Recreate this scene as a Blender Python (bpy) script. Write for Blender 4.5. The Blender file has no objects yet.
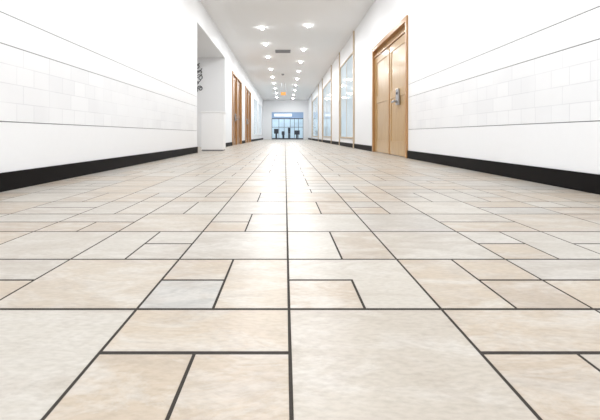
import bpy, bmesh, math, random
from mathutils import Vector
random.seed(11)
S = bpy.context.scene
C = S.collection
S.view_settings.view_transform = 'Standard'
S.view_settings.look = 'None'
S.view_settings.exposure = 0.0

CAM_H = 0.347
XL, XR = -1.735, 1.84
ZC = 3.107
YB, YE = -3.0, 30.0
F = 380.0
LP = 17.5

# ---------------------------------------------------------------- materials
def mat(name):
    m = bpy.data.materials.new(name); m.use_nodes = True
    nt = m.node_tree
    return m, nt, nt.nodes['Principled BSDF']
def simple(name, col, rough=0.5, metal=0.0, emis=None, es=0.0, bump=0.0, scale=40, var=0.03, spec=.5):
    m, nt, b = mat(name)
    N, L = nt.nodes, nt.links
    tc = N.new('ShaderNodeTexCoord'); no = N.new('ShaderNodeTexNoise')
    no.inputs['Scale'].default_value = scale; no.inputs['Detail'].default_value = 4
    L.new(tc.outputs['Object'], no.inputs['Vector'])
    r = N.new('ShaderNodeValToRGB')
    r.color_ramp.elements[0].color = tuple(max(0, c*(1-var)) for c in col)+(1,)
    r.color_ramp.elements[1].color = tuple(min(1, c*(1+var)) for c in col)+(1,)
    L.new(no.outputs['Fac'], r.inputs['Fac']); L.new(r.outputs['Color'], b.inputs['Base Color'])
    b.inputs['Roughness'].default_value = rough; b.inputs['Metallic'].default_value = metal
    b.inputs['Specular IOR Level'].default_value = spec
    if bump:
        bp = N.new('ShaderNodeBump'); bp.inputs['Strength'].default_value = bump; bp.inputs['Distance'].default_value = 0.002
        L.new(no.outputs['Fac'], bp.inputs['Height']); L.new(bp.outputs['Normal'], b.inputs['Normal'])
    if emis:
        b.inputs['Emission Color'].default_value = emis+(1,); b.inputs['Emission Strength'].default_value = es
    return m
M = {}
M['white'] = simple('white_paint', (.88,.89,.905), .4, bump=.15, scale=25, var=.015)
M['ceil'] = simple('ceiling_paint', (.93,.935,.94), .8, bump=.1, scale=60, var=.01)
M['groove'] = simple('groove_grey', (.24,.24,.25), .8, spec=.1)
M['black'] = simple('black_vinyl', (.006,.005,.005), .6, spec=.12)
M['grout'] = simple('dark_grout', (.042,.036,.031), .8, scale=200, var=.3, spec=.2)
M['steel'] = simple('brushed_steel', (.42,.43,.45), .35, 1.0)
M['dark'] = simple('dark_metal', (.05,.055,.07), .4)
M['vent'] = simple('vent_grey', (.30,.30,.31), .5)
M['lamp'] = simple('lamp_diffuser', (1,1,1), .4, emis=(1,1,1), es=42)
M['trimring'] = simple('trim_white', (.92,.92,.92), .4)
M['glass'] = simple('frosted_blue_pane', (.50,.60,.66), .06, emis=(.72,.88,1.0), es=.14)  # mild emission stands in for light coming through the pane
M['bluelit'] = simple('blue_lit_panel', (.26,.37,.52), .3, emis=(.35,.55,1.0), es=.16)
M['shopglow'] = simple('pale_glow_backdrop', (.62,.72,.84), .5, emis=(.72,.86,1.0), es=.22, scale=1.6, var=.35)  # shop walls glow by themselves, in place of light falling on them
M['signlit'] = simple('pale_sign_strip', (.8,.86,.9), .5, emis=(.9,.96,1.0), es=.5)
M['orange'] = simple('orange_sign', (.9,.40,.10), .4, emis=(1,.35,.03), es=.2)
M['iron'] = simple('black_iron', (.06,.06,.065), .5)

def wood(name, a, bcol, rough=.35):
    m, nt, b = mat(name); N, L = nt.nodes, nt.links
    tc = N.new('ShaderNodeTexCoord'); mp = N.new('ShaderNodeMapping'); mp.inputs['Scale'].default_value = (14,14,1.1)
    no = N.new('ShaderNodeTexNoise'); no.inputs['Scale'].default_value = 3; no.inputs['Detail'].default_value = 7; no.inputs['Distortion'].default_value = .8
    r = N.new('ShaderNodeValToRGB'); r.color_ramp.elements[0].position=.3; r.color_ramp.elements[1].position=.7
    r.color_ramp.elements[0].color = a+(1,); r.color_ramp.elements[1].color = bcol+(1,)
    L.new(tc.outputs['Object'], mp.inputs['Vector']); L.new(mp.outputs['Vector'], no.inputs['Vector'])
    L.new(no.outputs['Fac'], r.inputs['Fac']); L.new(r.outputs['Color'], b.inputs['Base Color'])
    b.inputs['Roughness'].default_value = rough
    return m
M['wood'] = wood('honey_wood', (.46,.29,.13), (.56,.38,.19), .20)
M['frame'] = wood('frame_wood', (.40,.20,.07), (.48,.26,.10), .3)
M['brown'] = wood('brown_wood', (.27,.125,.045), (.35,.18,.07), .35)
M['post'] = wood('pale_post_wood', (.50,.38,.25), (.60,.47,.33), .35)

# relief wall tiles (coordinates y,z)
m, nt, b = mat('relief_wall_tile'); N, L = nt.nodes, nt.links
tc = N.new('ShaderNodeTexCoord'); sp = N.new('ShaderNodeSeparateXYZ'); cb = N.new('ShaderNodeCombineXYZ')
L.new(tc.outputs['Object'], sp.inputs[0]); L.new(sp.outputs['Y'], cb.inputs['X']); L.new(sp.outputs['Z'], cb.inputs['Y'])
mp = N.new('ShaderNodeMapping'); mp.inputs['Location'].default_value = (0,-.43,0)
L.new(cb.outputs[0], mp.inputs['Vector'])
br = N.new('ShaderNodeTexBrick'); br.offset = .37; br.squash=.6; br.squash_frequency=2
br.inputs['Scale'].default_value = 1; br.inputs['Brick Width'].default_value = .28; br.inputs['Row Height'].default_value = .12
br.inputs['Mortar Size'].default_value = .003; br.inputs['Mortar Smooth'].default_value = .3
br.inputs['Color1'].default_value = (.88,.89,.905,1); br.inputs['Color2'].default_value = (.82,.83,.85,1); br.inputs['Mortar'].default_value = (.71,.72,.745,1)
L.new(mp.outputs[0], br.inputs['Vector'])
no = N.new('ShaderNodeTexNoise'); no.inputs['Scale'].default_value=2.2; no.inputs['Detail'].default_value=3; L.new(tc.outputs['Object'], no.inputs['Vector'])
fr = N.new('ShaderNodeValToRGB'); fr.color_ramp.elements[0].position=.42; fr.color_ramp.elements[1].position=.62; fr.color_ramp.elements[0].color=(.1,.1,.1,1); fr.color_ramp.elements[1].color=(.8,.8,.8,1)
L.new(no.outputs['Fac'], fr.inputs['Fac'])
mxw = N.new('ShaderNodeMix'); mxw.data_type='RGBA'; L.new(fr.outputs['Color'], mxw.inputs['Factor']); L.new(br.outputs['Color'], mxw.inputs[6]); mxw.inputs[7].default_value=(.88,.89,.905,1)
L.new(mxw.outputs[2], b.inputs['Base Color'])
bp = N.new('ShaderNodeBump'); bp.invert = True; bp.inputs['Strength'].default_value=.25; bp.inputs['Distance'].default_value=.001
L.new(br.outputs['Fac'], bp.inputs['Height']); L.new(bp.outputs[0], b.inputs['Normal'])
b.inputs['Roughness'].default_value = .3
M['relief'] = m

# floor tile: per-tile tint attribute + mottled stone
m, nt, b = mat('stone_floor_tile'); N, L = nt.nodes, nt.links
at = N.new('ShaderNodeAttribute'); at.attribute_name = 'tint'
sx = N.new('ShaderNodeSeparateColor'); L.new(at.outputs['Color'], sx.inputs[0])
tc = N.new('ShaderNodeTexCoord')
mpf = N.new('ShaderNodeMapping'); mpf.inputs['Scale'].default_value=(.8,1.9,1); mpf.inputs['Rotation'].default_value=(0,0,.18); L.new(tc.outputs['Object'], mpf.inputs['Vector'])
va = N.new('ShaderNodeVectorMath'); va.operation='MULTIPLY_ADD'
L.new(at.outputs['Color'], va.inputs[0]); va.inputs[1].default_value=(17,31,23); L.new(mpf.outputs[0], va.inputs[2])
n1 = N.new('ShaderNodeTexNoise'); n1.inputs['Scale'].default_value=6.5; n1.inputs['Detail'].default_value=13; n1.inputs['Roughness'].default_value=.74; n1.inputs['Distortion'].default_value=.7
n2 = N.new('ShaderNodeTexNoise'); n2.inputs['Scale'].default_value=80; n2.inputs['Detail'].default_value=6
n3 = N.new('ShaderNodeTexNoise'); n3.inputs['Scale'].default_value=5; n3.inputs['Detail'].default_value=13; n3.inputs['Roughness'].default_value=.74; n3.inputs['Distortion'].default_value=.7
va3 = N.new('ShaderNodeVectorMath'); va3.operation='ADD'; va3.inputs[1].default_value=(5.2,9.1,3.3); L.new(va.outputs[0], va3.inputs[0])
L.new(va.outputs[0], n1.inputs['Vector']); L.new(va.outputs[0], n2.inputs['Vector']); L.new(va3.outputs[0], n3.inputs['Vector'])
base = N.new('ShaderNodeValToRGB')   # tint.r picks the tile's body colour
cr = base.color_ramp; cr.elements[0].position=0; cr.elements[0].color=(.385,.378,.362,1); cr.elements[1].position=1; cr.elements[1].color=(.50,.465,.41,1)
e=cr.elements.new(.18); e.color=(.43,.395,.35,1)
e=cr.elements.new(.32); e.color=(.41,.335,.26,1)
e=cr.elements.new(.6); e.color=(.46,.385,.30,1)
e=cr.elements.new(.8); e.color=(.44,.41,.365,1)
L.new(sx.outputs[0], base.inputs['Fac'])
r1 = N.new('ShaderNodeValToRGB'); r1.color_ramp.elements[0].position=.46; r1.color_ramp.elements[1].position=.60
L.new(n1.outputs['Fac'], r1.inputs['Fac'])
mul = N.new('ShaderNodeMath'); mul.operation='MULTIPLY'; L.new(r1.outputs['Color'], mul.inputs[0]); mul.inputs[1].default_value=.7
mx = N.new('ShaderNodeMix'); mx.data_type='RGBA'; L.new(mul.outputs[0], mx.inputs['Factor']); L.new(base.outputs['Color'], mx.inputs[6]); mx.inputs[7].default_value=(.55,.525,.485,1)
r3 = N.new('ShaderNodeValToRGB'); r3.color_ramp.elements[0].position=.49; r3.color_ramp.elements[1].position=.66
L.new(n3.outputs['Fac'], r3.inputs['Fac'])
mul3 = N.new('ShaderNodeMath'); mul3.operation='MULTIPLY'; L.new(r3.outputs['Color'], mul3.inputs[0]); mul3.inputs[1].default_value=.55
mx3 = N.new('ShaderNodeMix'); mx3.data_type='RGBA'; L.new(mul3.outputs[0], mx3.inputs['Factor']); L.new(mx.outputs[2], mx3.inputs[6]); mx3.inputs[7].default_value=(.34,.285,.235,1)
r2 = N.new('ShaderNodeValToRGB'); r2.color_ramp.elements[0].position=.3; r2.color_ramp.elements[0].color=(.82,.81,.80,1); r2.color_ramp.elements[1].position=.6; r2.color_ramp.elements[1].color=(1,1,1,1)
L.new(n2.outputs['Fac'], r2.inputs['Fac'])
m2 = N.new('ShaderNodeMix'); m2.data_type='RGBA'; m2.blend_type='MULTIPLY'; m2.inputs['Factor'].default_value=.8
L.new(mx3.outputs[2], m2.inputs[6]); L.new(r2.outputs['Color'], m2.inputs[7]); L.new(m2.outputs[2], b.inputs['Base Color'])
rr = N.new('ShaderNodeMapRange'); rr.inputs['To Min'].default_value=.30; rr.inputs['To Max'].default_value=.42
L.new(n1.outputs['Fac'], rr.inputs['Value']); L.new(rr.outputs[0], b.inputs['Roughness'])
b.inputs['Specular IOR Level'].default_value=.62
bp = N.new('ShaderNodeBump'); bp.inputs['Strength'].default_value=.15; bp.inputs['Distance'].default_value=.001
L.new(n1.outputs['Fac'], bp.inputs['Height']); L.new(bp.outputs[0], b.inputs['Normal'])
M['tile'] = m

# ---------------------------------------------------------------- helpers
def box(bm, x0,x1,y0,y1,z0,z1, mi=0):
    v=[bm.verts.new(p) for p in ((x0,y0,z0),(x1,y0,z0),(x1,y1,z0),(x0,y1,z0),(x0,y0,z1),(x1,y0,z1),(x1,y1,z1),(x0,y1,z1))]
    for f in ((0,3,2,1),(4,5,6,7),(0,1,5,4),(1,2,6,5),(2,3,7,6),(3,0,4,7)):
        fc=bm.faces.new([v[i] for i in f]); fc.material_index=mi
def cyl(bm, c, r, h, axis='z', seg=24, mi=0, r2=None):
    r2 = r if r2 is None else r2
    a,b2=[],[]
    for k in range(seg):
        t=2*math.pi*k/seg; u,w=math.cos(t),math.sin(t)
        def P(rad,d):
            if axis=='z': return (c[0]+rad*u,c[1]+rad*w,c[2]+d)
            if axis=='x': return (c[0]+d,c[1]+rad*u,c[2]+rad*w)
            return (c[0]+rad*u,c[1]+d,c[2]+rad*w)
        a.append(bm.verts.new(P(r,0))); b2.append(bm.verts.new(P(r2,h)))
    fs=[bm.faces.new(a),bm.faces.new(b2)]
    for k in range(seg):
        fs.append(bm.faces.new((a[k],a[(k+1)%seg],b2[(k+1)%seg],b2[k])))
    for f in fs: f.material_index=mi
def ring(bm, c, ri, ro, h, seg=32):
    vs=[]
    for k in range(seg):
        t=2*math.pi*k/seg; u,w=math.cos(t),math.sin(t)
        vs.append([bm.verts.new((c[0]+r*u,c[1]+r*w,c[2]+d)) for r,d in ((ri,0),(ro,h*.6),(ro,h),(ri,h))])
    for k in range(seg):
        A,B=vs[k],vs[(k+1)%seg]
        for j in range(4): bm.faces.new((A[j],A[(j+1)%4],B[(j+1)%4],B[j]))
def dome(bm, c, r, depth, seg=24, n=5):
    rings=[]
    for j in range(n):
        a=j/n*math.pi/2
        rings.append([bm.verts.new((c[0]+r*math.cos(a)*math.cos(2*math.pi*k/seg),c[1]+r*math.cos(a)*math.sin(2*math.pi*k/seg),c[2]-depth*math.sin(a))) for k in range(seg)])
    tip=bm.verts.new((c[0],c[1],c[2]-depth))
    bm.faces.new(rings[0])
    for j in range(n-1):
        for k in range(seg): bm.faces.new((rings[j][k],rings[j][(k+1)%seg],rings[j+1][(k+1)%seg],rings[j+1][k]))
    for k in range(seg): bm.faces.new((rings[-1][k],rings[-1][(k+1)%seg],tip))
def obj(name, bm, mats, parent=None, bevel=0, smooth=False):
    bmesh.ops.recalc_face_normals(bm, faces=bm.faces)
    off = parent_off(parent)
    for v in bm.verts: v.co -= off
    me=bpy.data.meshes.new(name); bm.to_mesh(me); bm.free()
    if not isinstance(mats,(list,tuple)): mats=[mats]
    for x in mats: me.materials.append(x)
    o=bpy.data.objects.new(name,me); C.objects.link(o)
    if parent: o.parent=parent
    if smooth:
        for p in me.polygons: p.use_smooth=True
    if bevel:
        md=o.modifiers.new('bevel','BEVEL'); md.width=bevel; md.segments=2; md.limit_method='ANGLE'
    return o
def parent_off(p):
    off=Vector((0,0,0))
    while p: off+=p.location; p=p.parent
    return off
def nb(): return bmesh.new()
def empty(name, loc):
    o=bpy.data.objects.new(name,None); o.empty_display_size=.1; C.objects.link(o); o.location=loc; return o
def tag(o,label,cat,group=None):
    o['label']=label; o['category']=cat
    if group: o['group']=group
    return o
def struct(o,label=None,cat=None):
    o['kind']='structure'
    if label: o['label']=label
    if cat: o['category']=cat
    return o

# ---------------------------------------------------------------- floor
CELL=.304; X0=.008; Y0=.758; GX=.0030; GY=.0050
FULL=[[(0,0),(1,0),(1,1),(0,1)]]
def R(a,b_,c,d): return [(a,b_),(c,b_),(c,d),(a,d)]
T={ 'F':FULL,
 'WN':[R(0,.5,1,1),R(0,0,.5,.5),R(.5,0,1,.5)],     # wide far, near split
 'WF':[R(0,0,1,.5),R(0,.5,.5,1),R(.5,.5,1,1)],
 'LS':[R(0,0,.5,.5),R(0,.5,.5,1),R(.5,0,1,1)],     # left half split
 'RS':[R(0,0,.5,1),R(.5,0,1,.5),R(.5,.5,1,1)],
 'V':[R(0,0,.5,1),R(.5,0,1,1)],
 'H':[R(0,0,1,.5),R(0,.5,1,1)],
 'L':[R(0,0,.5,.5),[(.5,0),(1,0),(1,1),(0,1),(0,.5),(.5,.5)]],
}
fixed={(-2,-1):'F',(-1,-1):'WN',(0,-1):'F',(1,-1):'WN',(2,-1):'F',(-3,-1):'H',
 (-4,0):'F',(-3,0):'H',(-2,0):'F',(-1,0):'LS',(0,0):'L',(1,0):'RS',(2,0):'H',(3,0):'F',
 (-4,1):'V',(-3,1):'F',(-2,1):'RS',(-1,1):'F',(0,1):'V',(1,1):'F',(2,1):'LS',(3,1):'H',
 (-4,2):'H',(-3,2):'WN',(-2,2):'F',(-1,2):'LS',(0,2):'F',(1,2):'F',(2,2):'H',(3,2):'F',
 (-2,3):'V',(-1,3):'F',(0,3):'V',(1,3):'LS',(2,3):'F'}
fixtint={(-1,0,0):(.02,.3,.5),(-1,0,1):(.5,.2,.1),(-1,0,2):(.62,.4,.9),(0,0,0):(.4,.7,.3),(0,0,1):(.95,.1,.8),(0,-1,0):(.74,.6,.2),(-1,-1,0):(.6,.9,.4),(-2,-1,0):(.9,.2,.6),(1,-1,0):(.55,.3,.3)}
bm=nb(); lay=bm.loops.layers.float_color.new('tint')
box(bm,XL-2.6,XR+.4,YB,YE+6,-.06,-.0006,1)
def poly_inset(p,gx,gy):
    out=[]; n=len(p)
    for k in range(n):
        a,b_,c=Vector(p[k-1]),Vector(p[k]),Vector(p[(k+1)%n])
        e1=(b_-a).normalized(); e2=(c-b_).normalized()
        n1=Vector((-e1.y,e1.x)); n2=Vector((-e2.y,e2.x))
        if (n1-n2).length<.01: n_=n1
        else: n_=n1+n2
        out.append(b_+Vector((n_.x*gx,n_.y*gy)))
    return out
i0=int(math.floor((XL-2.4-X0)/CELL)); i1=int(math.ceil((XR-X0)/CELL))
j0=int(math.floor((YB-Y0)/CELL)); j1=int((YE+5-Y0)/CELL)
types=['F']*6+['WN','WN','WF','LS','LS','RS','RS','V','V','H','H','L']
for j in range(j0,j1):
    for i in range(i0,i1+1):
        inalc = 7.3 < Y0+j*CELL < 11.2
        if X0+(i+1)*CELL < XL-.05 and not inalc: continue
        t=fixed.get((i,j)) or random.choice(types)
        for k,p in enumerate(T[t]):
            tint=fixtint.get((i,j,k)) or (.06+.94*random.random(),random.random(),random.random())
            pts=[(X0+(i+u)*CELL, Y0+(j+v)*CELL) for u,v in p]
            lo=poly_inset(pts,GX-.0004,GY-.0004); hi=poly_inset(pts,GX+.0002,GY+.0002)
            top=[bm.verts.new((q.x,q.y,0)) for q in hi]; bot=[bm.verts.new((q.x,q.y,-.0008)) for q in lo]
            fs=[bm.faces.new(top)]
            for q in range(len(top)):
                fs.append(bm.faces.new((bot[q],bot[(q+1)%len(top)],top[(q+1)%len(top)],top[q])))
            for f in fs:
                for lp in f.loops: lp[lay]=tint+(1,)
struct(obj('floor',bm,[M['tile'],M['grout']]),'beige stone tile floor with dark grout lines down the corridor','floor')

# ---------------------------------------------------------------- ceiling
bm=nb(); box(bm,XL-2.6,XR+.4,YB,YE+6,ZC,ZC+.1)
struct(obj('ceiling',bm,M['ceil']),'flat white ceiling above the corridor','ceiling')

# ---------------------------------------------------------------- walls
Zs=[(0,.427),(.433,.907),(.913,1.097),(1.103,ZC)]
def panelled(bm, xf, s, y0, y1):
    """xf room-side face, s=+1 means wall body is toward +x"""
    box(bm,*sorted((xf+s*.006,xf+s*.2)),y0+.002,y1-.002,0,ZC,1)
    for k,(a,b_) in enumerate(Zs):
        box(bm,*sorted((xf,xf+s*.0065)),y0,y1,a,b_,2 if k==1 else 0)
    for yy in (y0,y1-.004): box(bm,*sorted((xf+s*.0005,xf+s*.2)),yy,yy+.004,0,ZC,0)
def plain(bm, xf, s, y0, y1, z0=0, z1=ZC, mi=0):
    box(bm,*sorted((xf,xf+s*.2)),y0,y1,z0,z1,mi)
WM=[M['white'],M['groove'],M['relief']]
# left: panelled to 7.5, open alcove 7.5-11, doors, windows
AY0,AY1,AZ=7.5,11.0,2.58
LD=[(12.45,15.1,2.45),(16.5,19.2,2.5)]
LW=[(21.2,23.6,.35,2.45),(24.8,28.0,.35,2.45)]
bm=nb(); panelled(bm,XL,-1,YB,AY0)
plain(bm,XL,-1,AY0,AY1,AZ,ZC)
y=AY1
for a,b_,zt in LD:
    plain(bm,XL,-1,y,a); plain(bm,XL,-1,a,b_,zt,ZC); y=b_
for a,b_,z0,z1 in LW:
    plain(bm,XL,-1,y,a); plain(bm,XL,-1,a,b_,0,z0); plain(bm,XL,-1,a,b_,z1,ZC); y=b_
plain(bm,XL,-1,y,YE)
struct(obj('wall_left',bm,WM),'white panelled wall on the left side of the corridor','wall')
bm=nb(); box(bm,XL-2.5,XL-.2,AY1,AY1+.2,0,AZ+.3); box(bm,XL-2.5,XL-.2,AY0-.2,AY0,0,AZ+.3)
box(bm,XL-2.7,XL-2.5,AY0-.2,AY1+.2,0,AZ+.3); box(bm,XL-2.5,XL-.2,AY0,AY1,AZ,AZ+.3)
struct(obj('wall_alcove',bm,M['white']),'white walls of the open alcove on the left','wall')
# right
RD=[(5.68,7.94,2.14)]
RW=[(10.2,12.65,.25,2.6),(15.1,18.5,.25,2.6),(20.9,25.7,.25,2.6)]
bm=nb(); panelled(bm,XR,1,YB,RD[0][0])
plain(bm,XR,1,RD[0][0],RD[0][1],RD[0][2],ZC); y=RD[0][1]
for a,b_,z0,z1 in RW:
    plain(bm,XR,1,y,a); plain(bm,XR,1,a,b_,0,z0); plain(bm,XR,1,a,b_,z1,ZC); y=b_
plain(bm,XR,1,y,YE)
struct(obj('wall_right',bm,WM),'white panelled wall on the right side of the corridor','wall')
# baseboards
bm=nb(); x=XL
for a,b_ in ((YB,AY0),(AY1,LD[0][0]),(LD[0][1],LD[1][0]),(LD[1][1],YE)): box(bm,x,x+.014,a,b_,.0005,.116)
struct(obj('baseboard_left',bm,M['black']),'black baseboard along the left wall','baseboard')
bm=nb()
for a,b_ in ((YB,RD[0][0]),(RD[0][1],YE)): box(bm,XR-.014,XR,a,b_,.0005,.116)
struct(obj('baseboard_right',bm,M['black']),'black baseboard along the right wall','baseboard')

# ---------------------------------------------------------------- doors in side walls
def door(name,label,xf,s,y0,y1,zt,split,fm,lm,handle_y=None,transom=None,fw=.07,flush=False):
    e=empty(name,(xf,(y0+y1)/2,0)); struct(e,label,'door')
    def X(a,b_): return sorted((xf+s*a,xf+s*b_))
    bm=nb()
    box(bm,*X(-.025,.13),y0,y0+fw,0,zt); box(bm,*X(-.025,.13),y1-fw,y1,0,zt)
    box(bm,*X(-.025,.13),y0+fw,y1-fw,zt-fw,zt)
    top=zt-fw
    if transom:
        box(bm,*X(-.002,.12),y0+fw,y1-fw,transom,transom+.03); top=transom
    sw=.014 if flush else .022
    box(bm,*X(.010 if flush else -.004,.12),split-sw,split+sw,0,top)
    obj('door_frame',bm,fm,e,.004)
    for a,b_ in ((y0+fw,split-sw),(split+sw,y1-fw)):
        bm=nb()
        a+=.004; b_-=.004
        box(bm,*X(.03 if flush else .05,.09),a,b_,.008,top-.006)
        st=.1; q0,q1=(.020,.0305) if flush else (.036,.0505)
        for q in ((a,a+st),(b_-st,b_)): box(bm,*X(q0,q1),q[0],q[1],.008,top-.006)
        for q in ((.008,.24),(.98,1.12),(top-.14,top-.006)): box(bm,*X(q0,q1),a+st,b_-st,q[0],q[1])
        lf=obj('door_leaf',bm,lm,e,.003)
        if handle_y is not None and a<=handle_y<=b_:
            hx=.02 if flush else .036
            bm=nb(); box(bm,*X(hx-.03,hx),handle_y-.07,handle_y+.07,.84,1.10)
            pl=obj('lock_plate',bm,M['steel'],e,.006); pl['label']='boxy brushed steel lock plate'
            bm=nb(); cyl(bm,(X(hx-.07,hx-.03)[0],handle_y,.90),.014,.04,'x'); box(bm,*X(hx-.08,hx-.06),handle_y-.016,handle_y+.15,.884,.916)
            obj('lever_handle',bm,M['steel'],pl,.003)
            bm=nb(); cyl(bm,(X(hx-.04,hx-.03)[0],handle_y,1.03),.022,.01,'x'); obj('lock_cylinder',bm,M['dark'],pl)
    if transom:
        bm=nb(); box(bm,*X(.05,.07),y0+fw,y1-fw,transom+.03,zt-fw); t=obj('transom_panel',bm,lm,e); 
    bm=nb(); box(bm,*X(.1,.19),y0+.002,y1-.002,0,zt); obj('backing_panel',bm,M['brown'],e)
    return e
door('door_1','honey wood double door with steel lock plate in the right wall',XR,1,*RD[0],6.78,M['frame'],M['wood'],handle_y=6.22,transom=1.93,fw=.075,flush=True)
door('door_2','nearer brown wood double door in the left wall beyond the alcove',XL,-1,*LD[0],13.75,M['frame'],M['brown'],handle_y=13.5)
door('door_3','farther brown wood double door in the left wall',XL,-1,*LD[1],17.85,M['frame'],M['brown'],handle_y=17.6)

# ---------------------------------------------------------------- windows
def window(n,label,xf,s,y0,y1,z0,z1,fm):
    e=empty('window_%d'%n,(xf,(y0+y1)/2,z0)); struct(e,label,'window')
    def X(a,b_): return sorted((xf+s*a,xf+s*b_))
    bm=nb(); w=.04
    box(bm,*X(-.012,.1),y0,y0+w,z0,z1); box(bm,*X(-.012,.1),y1-w,y1,z0,z1)
    box(bm,*X(-.012,.1),y0+w,y1-w,z1-w,z1); box(bm,*X(-.03,.1),y0+w,y1-w,z0,z0+w)
    yy=(y0+y1)/2; box(bm,*X(.008,.06),yy-.012,yy+.012,z0+w,z1-w)
    obj('window_frame',bm,fm,e,.003)
    bm=nb(); box(bm,*X(.015,.03),y0+w,y1-w,z0+w,z1-w); obj('window_pane',bm,M['glass'],e)
for k,(a,b_,z0,z1) in enumerate(RW):
    window(k+1,['nearest','middle','farthest'][k]+' pale blue shop window in the right wall',XR,1,a,b_,z0,z1,M['post'])
for k,(a,b_,z0,z1) in enumerate(LW):
    window(k+4,['nearer','farther'][k]+' pale blue shop window in the left wall',XL,-1,a,b_,z0,z1,M['white'])
n=1
for yy in (10.1,12.75,15.0,18.6,20.8,25.8):
    bm=nb(); box(bm,XR-.03,XR-.0005,yy-.05,yy+.05,0,ZC)
    struct(obj('trim_%d'%n,bm,M['post'],None,.004),'slim wooden post on the right wall','trim'); n+=1

# ---------------------------------------------------------------- end storefront
bm=nb(); ZT=2.15; a,b_=-1.05,1.45
box(bm,XL-.2,a,YE,YE+.2,0,ZC); box(bm,b_,XR+.2,YE,YE+.2,0,ZC); box(bm,a,b_,YE,YE+.2,ZT,ZC)
struct(obj('wall_end',bm,M['white']),'white wall at the far end around the shopfront','wall')
bm=nb(); box(bm,XL-.2,XR+.2,YE+4.6,YE+4.8,0,ZC); box(bm,XL-.2,XL,YE+.2,YE+4.6,0,ZC); box(bm,XR,XR+.2,YE+.2,YE+4.6,0,ZC)
struct(obj('wall_back',bm,M['shopglow']),'blue grey wall inside the far shop','wall')
e=empty('door_4',((a+b_)/2,YE,0)); struct(e,'dark framed glazed shopfront at the far end of the corridor','door')
bm=nb()
for xx in (a,a+.55,a+.97,a+1.45,a+1.78,a+2.1,b_-.035): box(bm,xx,xx+.03,YE+.04,YE+.1,0,ZT-.5)
box(bm,a,b_,YE+.04,YE+.1,ZT-.54,ZT-.48); box(bm,a,b_,YE+.03,YE+.11,.0,.10); box(bm,a,b_,YE+.05,YE+.09,.95,.98)
obj('door_frame',bm,M['dark'],e)
bm=nb(); box(bm,a,b_,YE+.03,YE+.12,ZT-.48,ZT); f=obj('header_panel',bm,M['bluelit'],e); f['label']='blue lit header panel'
bm=nb(); box(bm,a+.2,a+1.6,YE+.015,YE+.03,ZT-.34,ZT-.12); f=obj('sign_strip',bm,M['signlit'],e); f['label']='pale strip on the header'
for q,(xx,zh,hw,hh) in enumerate(((-.72,.5,.18,.35),(-.15,.4,.12,.25),(.33,.55,.09,.4),(.98,.42,.22,.3))):
    t=empty('display_stand',(xx,YE+1.2,0)); tag(t,['leftmost dark display stand behind the far shopfront glass','short dark display stand left of centre in the far shop','tall dark display stand right of centre in the far shop','rightmost dark display stand behind the far shopfront glass'][q],'display stand','dark display stands in the far shop')
    bm=nb(); box(bm,xx-.2,xx+.2,YE+1.0,YE+1.4,0,.06); obj('base',bm,M['dark'],t)
    bm=nb(); cyl(bm,(xx,YE+1.2,.06),.07,zh-.1); obj('post',bm,M['dark'],t)
    bm=nb(); box(bm,xx-hw,xx+hw,YE+1.05,YE+1.35,zh-.04,zh+hh); obj('display_box',bm,M['dark'],t,.02)

# ---------------------------------------------------------------- white counter box by the alcove
t=tag(empty('low_cabinet',(-1.58,8.35,0)),'low white box cabinet standing at the alcove opening on the left','cabinet')
bm=nb(); box(bm,-1.80,-1.35,8.22,8.50,.0,.03); obj('plinth',bm,M['vent'],t)
bm=nb(); box(bm,-1.81,-1.33,8.2,8.52,.03,.83); obj('body',bm,M['trimring'],t,.004)
bm=nb(); box(bm,-1.82,-1.32,8.19,8.53,.83,.855); obj('top',bm,M['trimring'],t,.004)

# wrought iron wall ornament, irregular scrolls
rs=random.Random(3)
cu=bpy.data.curves.new('wall_ornament','CURVE'); cu.dimensions='3D'; cu.bevel_depth=.011; cu.bevel_resolution=3
def spiral(cx,cz,r,turns,dirn,start):
    sp_=cu.splines.new('POLY'); n_=30; sp_.points.add(n_-1)
    for k in range(n_):
        tt=k/(n_-1); a_=start+dirn*tt*turns*2*math.pi; rr_=r*(1-.75*tt)
        sp_.points[k].co=(cx+rr_*math.cos(a_),0,cz+rr_*math.sin(a_),1)
stem=[]
for k in range(24):
    z=-.03+.9*k/23; x=.05*math.sin(k*.55)+.02*math.sin(k*1.3); stem.append((x,z))
sp_=cu.splines.new('POLY'); sp_.points.add(23)
for k,(x,z) in enumerate(stem): sp_.points[k].co=(x,0,z,1)
for k in range(11):
    x,z=stem[2*k+1]; sd=1 if k%2 else -1; r_=rs.uniform(.05,.12)
    spiral(x+sd*r_,z,r_,rs.uniform(.7,1.25),sd*rs.choice((1,-1)),math.pi if sd>0 else 0)
    ex,ez=x+sd*rs.uniform(.10,.20),z+rs.uniform(.02,.12)
    q=cu.splines.new('POLY'); q.points.add(2); q.points[0].co=(x,0,z,1); q.points[1].co=((x+ex)/2,0,z+.02,1); q.points[2].co=(ex,0,ez,1)
tmp=bpy.data.objects.new('t',cu); C.objects.link(tmp)
dg=bpy.context.evaluated_depsgraph_get(); me=bpy.data.meshes.new_from_object(tmp.evaluated_get(dg)); bpy.data.objects.remove(tmp)
me.materials.clear(); me.materials.append(M['iron'])
o=bpy.data.objects.new('wall_ornament',me); C.objects.link(o); o.location=(-2.58,AY1-.013,1.60)
tag(o,'black scrolled iron ornament hanging on the alcove wall','wall ornament')

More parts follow.
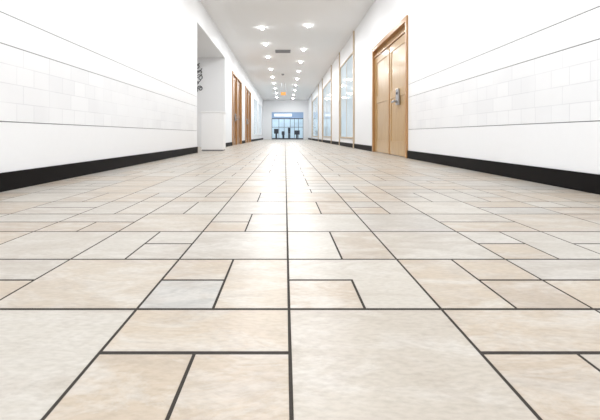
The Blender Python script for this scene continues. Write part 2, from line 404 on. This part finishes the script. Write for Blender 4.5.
# ---------------------------------------------------------------- ceiling fixtures
ords=['first','second','third','fourth','fifth','sixth','seventh','eighth','ninth','tenth','eleventh','twelfth']
DL=[9.75,11.5,13.4,15.9,18.0,20.1,22.4,24.9,27.6]
DR=[9.55,12.2,14.3,16.4,18.6,20.9,23.3,25.9,28.4]
def lamp(x,y,p,size=.09):
    l=bpy.data.lights.new('downlight_lamp','AREA'); l.shape='DISK'; l.size=size; l.energy=p; l.color=(.98,.99,1)
    o=bpy.data.objects.new('downlight_lamp',l); C.objects.link(o); o.location=(x,y,ZC-.02); return o
for side,xx,Ds in (('left',-.59,DL),('right',.59,DR)):
    for k,d in enumerate(Ds):
        t=tag(empty('downlight',(xx,d,ZC)),'round recessed white downlight, %s from the camera in the %s row'%(ords[k],side),'ceiling light','recessed ceiling downlights')
        bm=nb(); ring(bm,(xx,d,ZC-.006),.055,.068,.006); obj('trim_ring',bm,M['trimring'],t)
        bm=nb(); dome(bm,(xx,d,ZC-.001),.055,.055); obj('bloom_diffuser',bm,M['lamp'],t,smooth=True)  # bulges below the ceiling to imitate the lamp's round bloom
        lamp(xx,d,LP*1.15).location.z=ZC-.06
    for d in (-2,0,1.9,3.8,5.7,7.6): lamp(xx,d,LP*.95)
t=tag(empty('ceiling_vent',(-.07,12.5,ZC)),'grey slatted rectangular air vent between the downlight rows','vent')
bm=nb(); 
for (x0,x1,y0,y1) in ((-.32,.18,12.3,12.33),(-.32,.18,12.67,12.7),(-.32,-.29,12.33,12.67),(.15,.18,12.33,12.67)): box(bm,x0,x1,y0,y1,ZC-.02,ZC-.0005)
obj('frame',bm,M['vent'],t)
for k in range(6):
    bm=nb(); y=12.36+k*.054; box(bm,-.29,.15,y,y+.02,ZC-.016,ZC-.0005); obj('slat',bm,M['vent'],t)
for y,lab in ((17.2,'small grey round smoke detector on the ceiling before the orange sign'),):
    t=tag(empty('smoke_detector',(-.1,y,ZC)),lab,'smoke detector')
    bm=nb(); cyl(bm,(-.1,y,ZC-.05),.05,.05,r2=.075); obj('body',bm,M['vent'],t)
t=tag(empty('hanging_sign',(-.08,20,ZC)),'small glowing orange sign hanging from the ceiling far down the corridor','sign')
bm=nb(); box(bm,-.22,.04,19.97,20.03,2.44,2.60); obj('sign_box',bm,M['orange'],t,.008)
for xx in (-.18,.0):
    bm=nb(); cyl(bm,(xx,20,2.60),.008,ZC-2.6); obj('rod',bm,M['steel'],t)

# shop light
l=bpy.data.lights.new('shop_lamp','AREA'); l.size=2; l.energy=55; l.color=(.86,.94,1)
o=bpy.data.objects.new('shop_lamp',l); C.objects.link(o); o.location=(0,YE+2.5,ZC-.05)
# added fill light without a fixture, kept dim so the alcove stays shaded
l=bpy.data.lights.new('alcove_fill','AREA'); l.size=.6; l.energy=8
o=bpy.data.objects.new('alcove_fill',l); C.objects.link(o); o.location=(XL-1.2,9.2,AZ-.03)

# world
w=bpy.data.worlds.new('World'); S.world=w; w.use_nodes=True
w.node_tree.nodes['Background'].inputs[0].default_value=(.97,.985,1,1); w.node_tree.nodes['Background'].inputs[1].default_value=1.7

# camera
cd=bpy.data.cameras.new('camera'); cd.sensor_width=36; cd.lens=36*F/600; cd.shift_x=15/600; cd.shift_y=-75/600; cd.clip_start=.02; cd.clip_end=200
co=bpy.data.objects.new('camera',cd); C.objects.link(co); co.location=(0,0,CAM_H); co.rotation_euler=(math.pi/2,0,0)
S.camera=co
